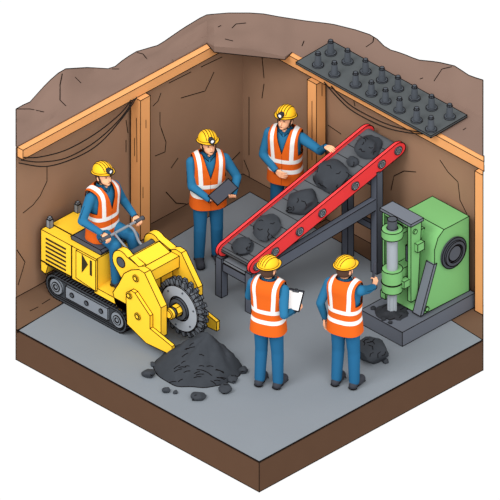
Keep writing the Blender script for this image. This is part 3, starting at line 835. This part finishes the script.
def person(label, loc, ang, hands, legs=None, head_yaw=0.0, head_pitch=0.0, lamp=True, belt_z=.90, lean=0.0):
    """local frame: faces +Y, its right hand side is +X. hands: dict side -> (wrist, hand dir, palm normal, curl, pole, side)"""
    root = thing('person', label, 'person', loc, None, ang - math.pi/2); root.scale = (SC, SC, SC)
    # ---- body: one continuous surface
    b = new(); rows = [[b.verts.new(p) for p in ring(z, hw, hd, cy)] for z, hw, hd, cy in TORSO]
    for A, B in zip(rows, rows[1:]):
        for i in range(40): face(b, [A[i], A[(i+1) % 40], B[(i+1) % 40], B[i]])
    face(b, rows[0][::-1]); face(b, rows[-1])
    capsule(b, (0, -.005, 1.38), (0, .0, 1.44), .068, .056)
    bones = []
    legs = legs or {-1: ((-.088, 0, .84), (-.10, .025, .47), (-.105, -.01, .09)), 1: ((.088, 0, .84), (.10, .03, .47), (.11, .02, .09))}
    for s in (-1, 1):
        h, k, a = [Vector(q) for q in legs[s]]
        capsule(b, h, k, .094, .074); capsule(b, k, a, .076, .064)
        bones.append((h, k)); bones.append((k, a))
    arms = {}
    for s in (-1, 1):
        w, hd_, pn, curl, pole, sd = hands[s]; sh = Vector((.195*s, -.003, 1.375))
        el, wr = ik(sh, w, .29, .265, pole); arms[s] = (sh, el, wr, hd_, pn, curl, sd)
        capsule(b, sh, el, .066, .052); capsule(b, el, wr, .053, .040)
    b = remesh(b, .0125, 5)
    for f in b.faces:
        c = f.calc_center_median(); f.material_index = 0
        if c.z < belt_z - .02 or c.z < .80:
            dleg = min(((c - p).length_squared for h, k in bones for p in [h.lerp(k, max(0, min(1, (c-h).dot(k-h)/(k-h).length_squared)))]))
            darm = 9
            for s in (-1, 1):
                for h, k in ((arms[s][0], arms[s][1]), (arms[s][1], arms[s][2])):
                    p = h.lerp(k, max(0, min(1, (c-h).dot(k-h)/(k-h).length_squared))); darm = min(darm, (c - p).length_squared)
            if dleg < darm or c.z < .6: f.material_index = 1
    for s in (-1, 1):
        sh, el, wr, hd_, pn, curl, sd = arms[s]
        fd = (wr - el).normalized(); hand(b, wr + fd*.02, hd_ if hd_ else fd, pn, sd, curl)
        # cuff and sleeve creases
        for sd_ in (1, -1):
            ss = []
            for p, q, r0, r1 in ((sh, el, .066, .053), (el, wr, .053, .040)):
                dd = (q - p).normalized(); lat = Vector((s, 0, 0)); lat = lat - dd*lat.dot(dd)
                if lat.length < .35: lat = Vector((0, 0, 1)) - dd*dd.z
                lat = lat.normalized() * sd_
                for t in (.35 if p is sh else .12, .6, .88):
                    ss.append(p.lerp(q, t) + lat*(r0 + (r1-r0)*t - .005))
            inkpath(b, smooth_path(ss, 3), .0048, 3)
        c = wr + fd*.034; d, u_, v_ = frame_of(fd)
        inkpath(b, [c + (u_*math.cos(2*math.pi*i/12) + v_*math.sin(2*math.pi*i/12))*.036 for i in range(13)], .005, 3)
    # trouser seams, inside and outside of each leg
    for s in (-1, 1):
        h, k, a = [Vector(q) for q in legs[s]]
        for side in (1, -1):
            ss = []
            for p, q, r0, r1 in ((h, k, .094, .076), (k, a, .076, .064)):
                for t in (0.0, .33, .66, 1.0):
                    dd = (q - p).normalized(); lat = Vector((1, 0, 0)); lat = (lat - dd*lat.dot(dd)).normalized()
                    c = p.lerp(q, t) + lat*side*s*(r0 + (r1-r0)*t - .009)
                    if side == -1 and (c.x * s < .0 ): c.x = 0.0
                    ss.append(c)
            inkpath(b, ss, .0055, 3)
        dd = (a - k).normalized(); e = a + dd*.045; _, u_, v_ = frame_of(dd)
        inkpath(b, [e + (u_*math.cos(2*math.pi*i/14) + v_*math.sin(2*math.pi*i/14))*.058 for i in range(15)], .005, 3)
    # ---- head, joined to the neck
    hb = new(); H = Vector((0, .022, 1.61)); R_ = Matrix.Rotation(head_yaw, 4, 'Z') @ Matrix.Rotation(head_pitch, 4, 'X')
    ellipsoid(hb, (0, -.012, .025), (.083, .102, .10), 20, 14); ellipsoid(hb, (0, .02, -.045), (.062, .072, .072), 18, 12)
    ellipsoid(hb, (0, .058, -.092), (.028, .026, .022), 12, 8)
    capsule(hb, (0, .088, .0), (0, .108, -.034), .009, .014, 8)
    for s in (-1, 1): ellipsoid(hb, (.083*s, -.008, -.015), (.012, .02, .032), 10, 8)
    ellipsoid(hb, (0, .082, -.068), (.022, .012, .009), 10, 6)
    capsule(hb, (0, -.015, -.04), (0, -.03, -.13), .055, .052)
    hb = remesh(hb, .0065, 3)
    for s in (-1, 1):
        ellipsoid(hb, (.031*s, .085, .002), (.011, .008, .0065), 8, 6, 3)
        tube(hb, [(.018*s, .092, .024), (.046*s, .083, .026)], .004, 5, 3)
    tube(hb, [(-.017, .0935, -.069), (0, .0975, -.067), (.017, .0935, -.069)], .0035, 5, 3)
    T = Matrix.Translation(H) @ R_
    bmesh.ops.transform(hb, matrix=T, verts=hb.verts)
    me = bpy.data.meshes.new('t'); n0 = len(b.faces)
    for f in hb.faces:
        if f.material_index == 0: f.material_index = 2
    hb.to_mesh(me); hb.free(); b.from_mesh(me); bpy.data.meshes.remove(me)
    body = part('body', b, [SHIRT, PANTS, SKIN, INK], root, ink=False)
    # ---- shirt collar
    cb = new(); A = []; 
    for z, rr in ((1.455, .088), (1.512, .066)):
        A.append([cb.verts.new((rr*math.sin(2*math.pi*i/20)*1.0, .002 + rr*math.cos(2*math.pi*i/20), z - (.055 if i in (0,) else (.02 if i in (1, 19) else 0)) * (1 if z > 1.45 else 1.0))) for i in range(20)])
    for i in range(20): face(cb, [A[0][i], A[0][(i+1) % 20], A[1][(i+1) % 20], A[1][i]])
    bmesh.ops.solidify(cb, geom=cb.faces[:], thickness=.006)
    part('collar', cb, [SHIRT], root, thr=50, r=.004)
    # ---- vest
    vb = new(); zs = [.785 + (1.35 - .785)*k/20 for k in range(21)] + [1.37, 1.385, 1.40, 1.41, 1.42, 1.43, 1.44, 1.45, 1.458, 1.466]; rows = []
    for z in zs:
        hw, hd, cy = torso_at(max(z, .94)); o = .024 + .012 * max(0, (.94 - z) / .15); up = .026 * max(0, min(1, (z - 1.28) / .12)); wd = .014 * max(0, min(1, (z - 1.28) / .08)) * max(0, min(1, (1.466 - z) / .06)) - .008 * max(0, min(1, (z - 1.40) / .06))
        rows.append([vb.verts.new(p) for p in ring(z + up, hw + o + wd, hd + o + wd, cy, 56)])
    for A, B in zip(rows, rows[1:]):
        for i in range(56): face(vb, [A[i], A[(i+1) % 56], B[(i+1) % 56], B[i]])
    if belt_z > .95:
        g = vb.verts[:] + vb.edges[:] + vb.faces[:]
    def cut(co, no, sel):
        fs = [f for f in vb.faces if sel(f.calc_center_median())]
        g = set(fs)
        for f in fs: g.update(f.edges); g.update(f.verts)
        bmesh.ops.bisect_plane(vb, geom=list(g), plane_co=co, plane_no=no, clear_inner=False, clear_outer=False)
    for s in (-1, 1):
        cut((.176*s, 0, 0), (1, 0, 0), lambda c: c.z > 1.19 and c.x*s > 0)
        cut((0, 0, 1.20), (s*.22, 0, -.062), lambda c: c.y > 0 and c.z > 1.15 and c.x*s > -.02)
    dele = []
    for f in vb.faces:
        c = f.calc_center_median()
        if c.z > 1.19 and abs(c.x) > .176: dele.append(f)
        elif c.y > 0 and c.z > 1.20 and abs(c.x)*.22 < (c.z - 1.20)*.062: dele.append(f)
    bmesh.ops.delete(vb, geom=dele, context='FACES')
    vb.normal_update()
    bd = [(e.verts[0].co.copy(), e.verts[1].co.copy()) for e in vb.edges if len(e.link_faces) == 1]
    bmesh.ops.solidify(vb, geom=vb.faces[:], thickness=-.006)
    for p, q in bd: tube(vb, [p, q], .0058, 4, 1)
    zz = [.79 + (1.19-.79)*k/8 for k in range(9)]
    inkpath(vb, [(0, torso_at(max(z, .94))[1] + torso_at(max(z, .94))[2] + .026 + .012 * max(0, (.94 - z) / .15), z) for z in zz], .0055, 1)
    part('safety_vest', vb, [VEST, INK], root, ink=False, label='orange vest with white stripes')
    # ---- boots
    for s in (-1, 1):
        a = Vector(legs[s][2]); bb = new(); z0 = a.z - .09
        capsule(bb, (a.x, a.y - .012, z0 + .07), (a.x, a.y - .012, z0 + .05), .052, .052)
        capsule(bb, (a.x, a.y - .03, z0 + .048), (a.x + .012*s, a.y + .145, z0 + .045), .054, .056)
        bb = remesh(bb, .010, 3)
        for v in bb.verts: v.co.z = max(v.co.z, z0 + .001)
        pth = [(a.x + .051*math.cos(w) + (.012*s if math.sin(w) > 0 else 0), a.y + (-.03 if math.sin(w) < 0 else .142) + .050*math.sin(w), z0 + .018) for w in [2*math.pi*i/24 for i in range(25)]]
        inkpath(bb, pth, .006, 1)
        part('boot', bb, [BOOT, INK], root, ink=False)
    # ---- hair
    hr = new(); ellipsoid(hr, (0, -.026, .0), (.09, .098, .115), 24, 20)
    for f in [f for f in hr.faces if f.calc_center_median().y > .02 or f.calc_center_median().z < -.078]: hr.faces.remove(f)
    bmesh.ops.delete(hr, geom=[v for v in hr.verts if not v.link_faces], context='VERTS')
    bmesh.ops.solidify(hr, geom=hr.faces[:], thickness=.006)
    bmesh.ops.transform(hr, matrix=T, verts=hr.verts)
    part('hair', hr, [HAIR], root, ink=False)
    # ---- helmet
    hm = new(); nA, nB = 32, 10; rows = []
    for j in range(nB + 1):
        ph = (math.pi/2) * j / nB; rr = math.cos(ph); zz = math.sin(ph)
        row = []
        for i in range(nA):
            w = 2*math.pi*i/nA
            row.append(hm.verts.new((.118*rr*math.cos(w), -.012 + .138*rr*math.sin(w), .057 + .118*zz ** .92)))
        rows.append(row)
    brim = [hm.verts.new(((.118 + .022)*math.cos(w), -.012 + (.138 + .020 + (.04*max(0, math.sin(w))**2))*math.sin(w), .050 - .006*max(0, math.sin(w)))) for w in [2*math.pi*i/nA for i in range(nA)]]
    inner = [hm.verts.new((.112*math.cos(w), -.012 + .130*math.sin(w), .042)) for w in [2*math.pi*i/nA for i in range(nA)]]
    for A, B in [(brim, rows[0])] + list(zip(rows, rows[1:])) + [(inner, brim)]:
        for i in range(nA): face(hm, [A[i], A[(i+1) % nA], B[(i+1) % nA], B[i]])
    face(hm, inner)
    bmesh.ops.remove_doubles(hm, verts=rows[-1], dist=1e-4)
    bmesh.ops.recalc_face_normals(hm, faces=hm.faces)
    # ribs over the crown with dark edges
    for x in (-.052, -.018, .018, .052):
        P = []
        for k in range(13):
            w = math.radians(12 + 156*k/12); e = math.sqrt(max(0, 1 - (x/.118)**2))
            P.append((x, -.012 + .138*e*math.cos(w)*1.0, .057 + .120*(e*math.sin(w)) ** .92))
        inkpath(hm, P, .005, 1)
    P = [((.118 + .022)*math.cos(w), -.012 + (.138 + .020 + (.04*max(0, math.sin(w))**2))*math.sin(w), .050 - .006*max(0, math.sin(w))) for w in [2*math.pi*i/nA for i in range(nA + 1)]]
    inkpath(hm, P, .0055, 1)
    inkpath(hm, [(.119*math.cos(w), -.012 + .139*math.sin(w), .060) for w in [2*math.pi*i/nA for i in range(nA + 1)]], .004, 1)
    T2 = T @ Matrix.Translation((0, -.004, .008)) @ Matrix.Scale(.93, 4)
    bmesh.ops.transform(hm, matrix=T2, verts=hm.verts)
    he = part('hard_hat', hm, [HELM, INK], root, ink=False, label='yellow hard hat')
    if lamp:
        lm = new(); cyl(lm, (0, .108, .092), (0, .146, .086), .036, 8); ringcyl(lm, (0, .145, .086), (0, .176, .084), .037, .027, 18); bmesh.ops.transform(lm, matrix=T2, verts=lm.verts)
        l1 = part('head_lamp', lm, [BOARD], he, r=.003)
        lm = new(); cyl(lm, (0, .146, .086), (0, .160, .0835), .028, 16); bmesh.ops.transform(lm, matrix=T2, verts=lm.verts)
        part('lamp_lens', lm, [LAMPW], l1, ink=False, label='white lens')
    # chin strap
    st = new()
    for s in (-1, 1): tube(st, smooth_path([(.088*s, .0, .035), (.082*s, .02, -.04), (.05*s, .045, -.09), (0, .06, -.118)], 4), .0045, 5)
    bmesh.ops.transform(st, matrix=T, verts=st.verts); part('chin_strap', st, [CABLE], he, ink=False)
    return root, arms
SC = 1.03
def to_local(loc, ang, p):
    v = (Vector(p) - Vector(loc)) / SC; return Matrix.Rotation(-(ang - math.pi/2), 3, 'Z') @ v
def to_world(loc, ang, p):
    return Matrix.Rotation(ang - math.pi/2, 3, 'Z') @ (Vector(p) * SC) + Vector(loc)
def at(u, v, z):
    x, y = G(u, v, z); return Vector((x, y, z))
R = math.radians

# 1. driver
loc = Vector((-1.63, -.85, hz + .07 - .80)); ang = 0.0
wl = to_local(loc, ang, (HBX - .085, -1.13, HBZ + .035)); wr_ = to_local(loc, ang, (HBX - .085, -.57, HBZ + .035))
# local: right hand side (+X) points to world -y
zl = loc.z
seat_legs = {}
for s, fy_ in ((1, -1.0), (-1, -.72)):
    kn = to_local(loc, ang, (-1.27, -.85 - .15*s, hz + .15)); an = to_local(loc, ang, (-1.235, -.85 - .16*s, .455 + .09))
    seat_legs[s] = ((.09*s, .02, .89), tuple(kn), tuple(an))
person('seated worker in orange vest gripping the handlebar of the yellow machine', loc, ang,
       {1: (wl, (.5, .0, .0) and (-.15, 1, -.35), (0, -.3, -1), .75, (.6, -.2, -1), 1),
        -1: (wr_, (.15, 1, -.35), (0, -.3, -1), .75, (-.6, -.2, -1), -1)}, legs=seat_legs, head_yaw=R(-8), head_pitch=R(13), belt_z=.93)

# 2. worker with tablet
loc = at(208, 260, 0); ang = R(-33)
person('standing worker in front of the left wall reading a dark tablet', loc, ang,
       {1: (tuple(to_local(loc, ang, at(208.5, 199, 1.07))), tuple(to_local(Vector((0,0,0)), ang, (.35, .9, .15))), (0, -.2, 1), .4, (.8, -.5, -1), -1),
        -1: (tuple(to_local(loc, ang, at(233.5, 194, 1.08))), tuple(to_local(Vector((0,0,0)), ang, (.5, -.6, .25))), (0, -.2, 1), .4, (-.9, -.4, -1), 1)}, head_yaw=R(8), head_pitch=R(12))
bm = new(); box(bm, -.168, .168, -.082, .082, -.007, .007)
nn = Vector((.45, -.30, .80)).normalized(); xx = Vector((.0, 1, .22)); xx = (xx - nn * xx.dot(nn)).normalized(); yy_ = nn.cross(xx)
c_ = at(223, 192, 1.155)
bmesh.ops.transform(bm, matrix=Matrix(((xx.x, yy_.x, nn.x, c_.x), (xx.y, yy_.y, nn.y, c_.y), (xx.z, yy_.z, nn.z, c_.z), (0, 0, 0, 1))), verts=bm.verts)
c = c_ - Vector((0, 0, .08))
solo('tablet', bm, [BOARD], c, 'dark tablet held by the worker beside the left wall', 'tablet')

# 3. worker by the conveyor
loc = at(285.5, 235, 0); ang = R(-62)
tgt = to_local(loc, ang, at(327, 145, 1.40)); 
q = on_belt(334, 147)
bestt = None
p_rail = c0 + ax * 0.60 + wid + upn * .105
for k in range(60):
    pr = c0 + ax * (k/59) + wid + upn * .12
    uu = 250 + S/R2*(pr.x + pr.y)
    if abs(uu - 334) < 1.6: p_rail = pr
pl = to_local(loc, ang, p_rail)
sh = Vector((-.195, 0, 1.375)); dirn = (pl - sh)
RAILP = (p_rail, dirn.length)
print('rail reach', dirn.length, tuple(p_rail), tuple(pl))
wl = sh + dirn.normalized() * min(.552, dirn.length - .16)
person('standing worker behind the red conveyor resting one hand on its rail', loc, ang,
       {-1: (wl, tuple(dirn), (0, -.2, -1), .25, (-.1, -.5, -1), 1),
        1: ((.06, .21, 1.02), (-.9, .35, -.25), (0, -1, 0), .45, (.9, -.4, -.6), -1)}, head_yaw=R(-10), head_pitch=R(13))

# 4. front left worker with clipboard, back to us
loc = at(268.5, 386, 0); ang = R(112)
person('standing worker with his back turned, holding a white clipboard', loc, ang,
       {1: (tuple(to_local(loc, ang, at(292.5, 311, 1.08))), tuple(to_local(Vector((0,0,0)), ang, (.8, .75, .35))), tuple(to_local(Vector((0,0,0)), ang, (-.5, .3, .8))), .8, (.3, -.9, -1), -1),
        -1: ((-.10, .27, 1.04), (.7, .6, .1), (0, 0, 1), .4, (-1, -.4, -.5), 1)}, head_yaw=R(-22), head_pitch=R(-2), lamp=False)
bm = new(); box(bm, -.095, .095, -.13, .13, -.006, .0)
nn = Vector((.30, -.62, .72)).normalized(); xx = Vector((.86, .5, -.08)); xx = (xx - nn * xx.dot(nn)).normalized(); yy_ = nn.cross(xx)
W_ = Matrix((( xx.x, yy_.x, nn.x, 0), (xx.y, yy_.y, nn.y, 0), (xx.z, yy_.z, nn.z, 0), (0, 0, 0, 1))); W_ = Matrix.Translation(at(294, 300, 1.21)) @ W_
c = W_ @ Vector((0, -.12, 0))
cb_ = thing('clipboard', 'dark clipboard with white paper held by the worker with his back turned', 'clipboard', c)
bmesh.ops.transform(bm, matrix=W_, verts=bm.verts); part('board', bm, [BOARD], cb_, c, r=.005)
bm = new(); box(bm, -.083, .083, -.118, .105, .0005, .004); bmesh.ops.transform(bm, matrix=W_, verts=bm.verts); part('paper', bm, [PAPER], cb_, c, ink=False, label='white sheet')
bm = new(); box(bm, -.035, .035, .095, .125, .001, .018); cyl(bm, (-.012, .125, .01), (.012, .125, .01), .014, 8); bmesh.ops.transform(bm, matrix=W_, verts=bm.verts); part('clip', bm, [STEEL], cb_, c, r=.003)

# 5. front right worker at the drill
loc = at(345, 386, 0); ang = R(108)
hw_ = at(373.5, 287, 1.15); wl = to_local(loc, ang, hw_)
_, arms5 = person('standing worker with his back turned, reaching toward the green drill', loc, ang,
       {1: (wl, (0.1, .45, 1), (-1, .2, 0), .9, (.7, -.2, -1), -1),
        -1: ((-.27, .02, .86), (-.05, .1, -1), (1, 0, 0), .35, (-.6, -1, 0), 1)}, head_yaw=R(-25), head_pitch=R(-2), lamp=False)
sh, el, wr, *_r = arms5[1]
gp = to_world(loc, ang, wr + Vector((-.028, .05, .085)))
bm = new(); tube(bm, [gp + Vector((0, 0, -.09)), gp + Vector((.0, .0, .0)), gp + Vector((.01, .02, .20)), gp + Vector((.012, .024, .225))], 0, 10, 0, [.016, .018, .017, .010])
solo('control_handle', bm, [BOARD], gp - Vector((0, 0, .09)), 'black control handle gripped by the worker beside the green drill', 'handle', ink=False)

# ------------------------------------------------------------------ light, camera
w = bpy.data.worlds.new('world'); scene.world = w; w.use_nodes = True
w.node_tree.nodes['Background'].inputs[0].default_value = (1, 1, 1, 1); w.node_tree.nodes['Background'].inputs[1].default_value = 1.03
def sun_lamp(name, e, ang, d):
    L = bpy.data.lights.new(name, 'SUN'); L.energy = e; L.angle = R(ang)
    o = bpy.data.objects.new(name, L); COL.objects.link(o)
    o.rotation_euler = Vector(d).to_track_quat('-Z', 'Y').to_euler(); o.location = (0, -3, 6)
sun_lamp('sun', 1.9, 25, (0.0, 1.0, -1.05))
sun_lamp('front_fill', 2.4, 50, (-0.8, 0.55, -0.8))  # added fill light from the camera side, flattens the shade in corners
cam = bpy.data.cameras.new('camera'); cam.type = 'ORTHO'; cam.ortho_scale = 500 / S
co = bpy.data.objects.new('camera', cam); COL.objects.link(co)
tx, ty = G(250, 250, 0)
co.location = Vector((tx, ty, 0)) + CAMDIR * 12
co.rotation_euler = CAMDIR.to_track_quat('Z', 'Y').to_euler()
cam.clip_end = 60
scene.camera = co
scene.view_settings.view_transform = 'Standard'; scene.view_settings.look = 'None'
scene.view_settings.exposure = 0.0; scene.view_settings.gamma = 1.0; scene.view_settings.use_curve_mapping = False
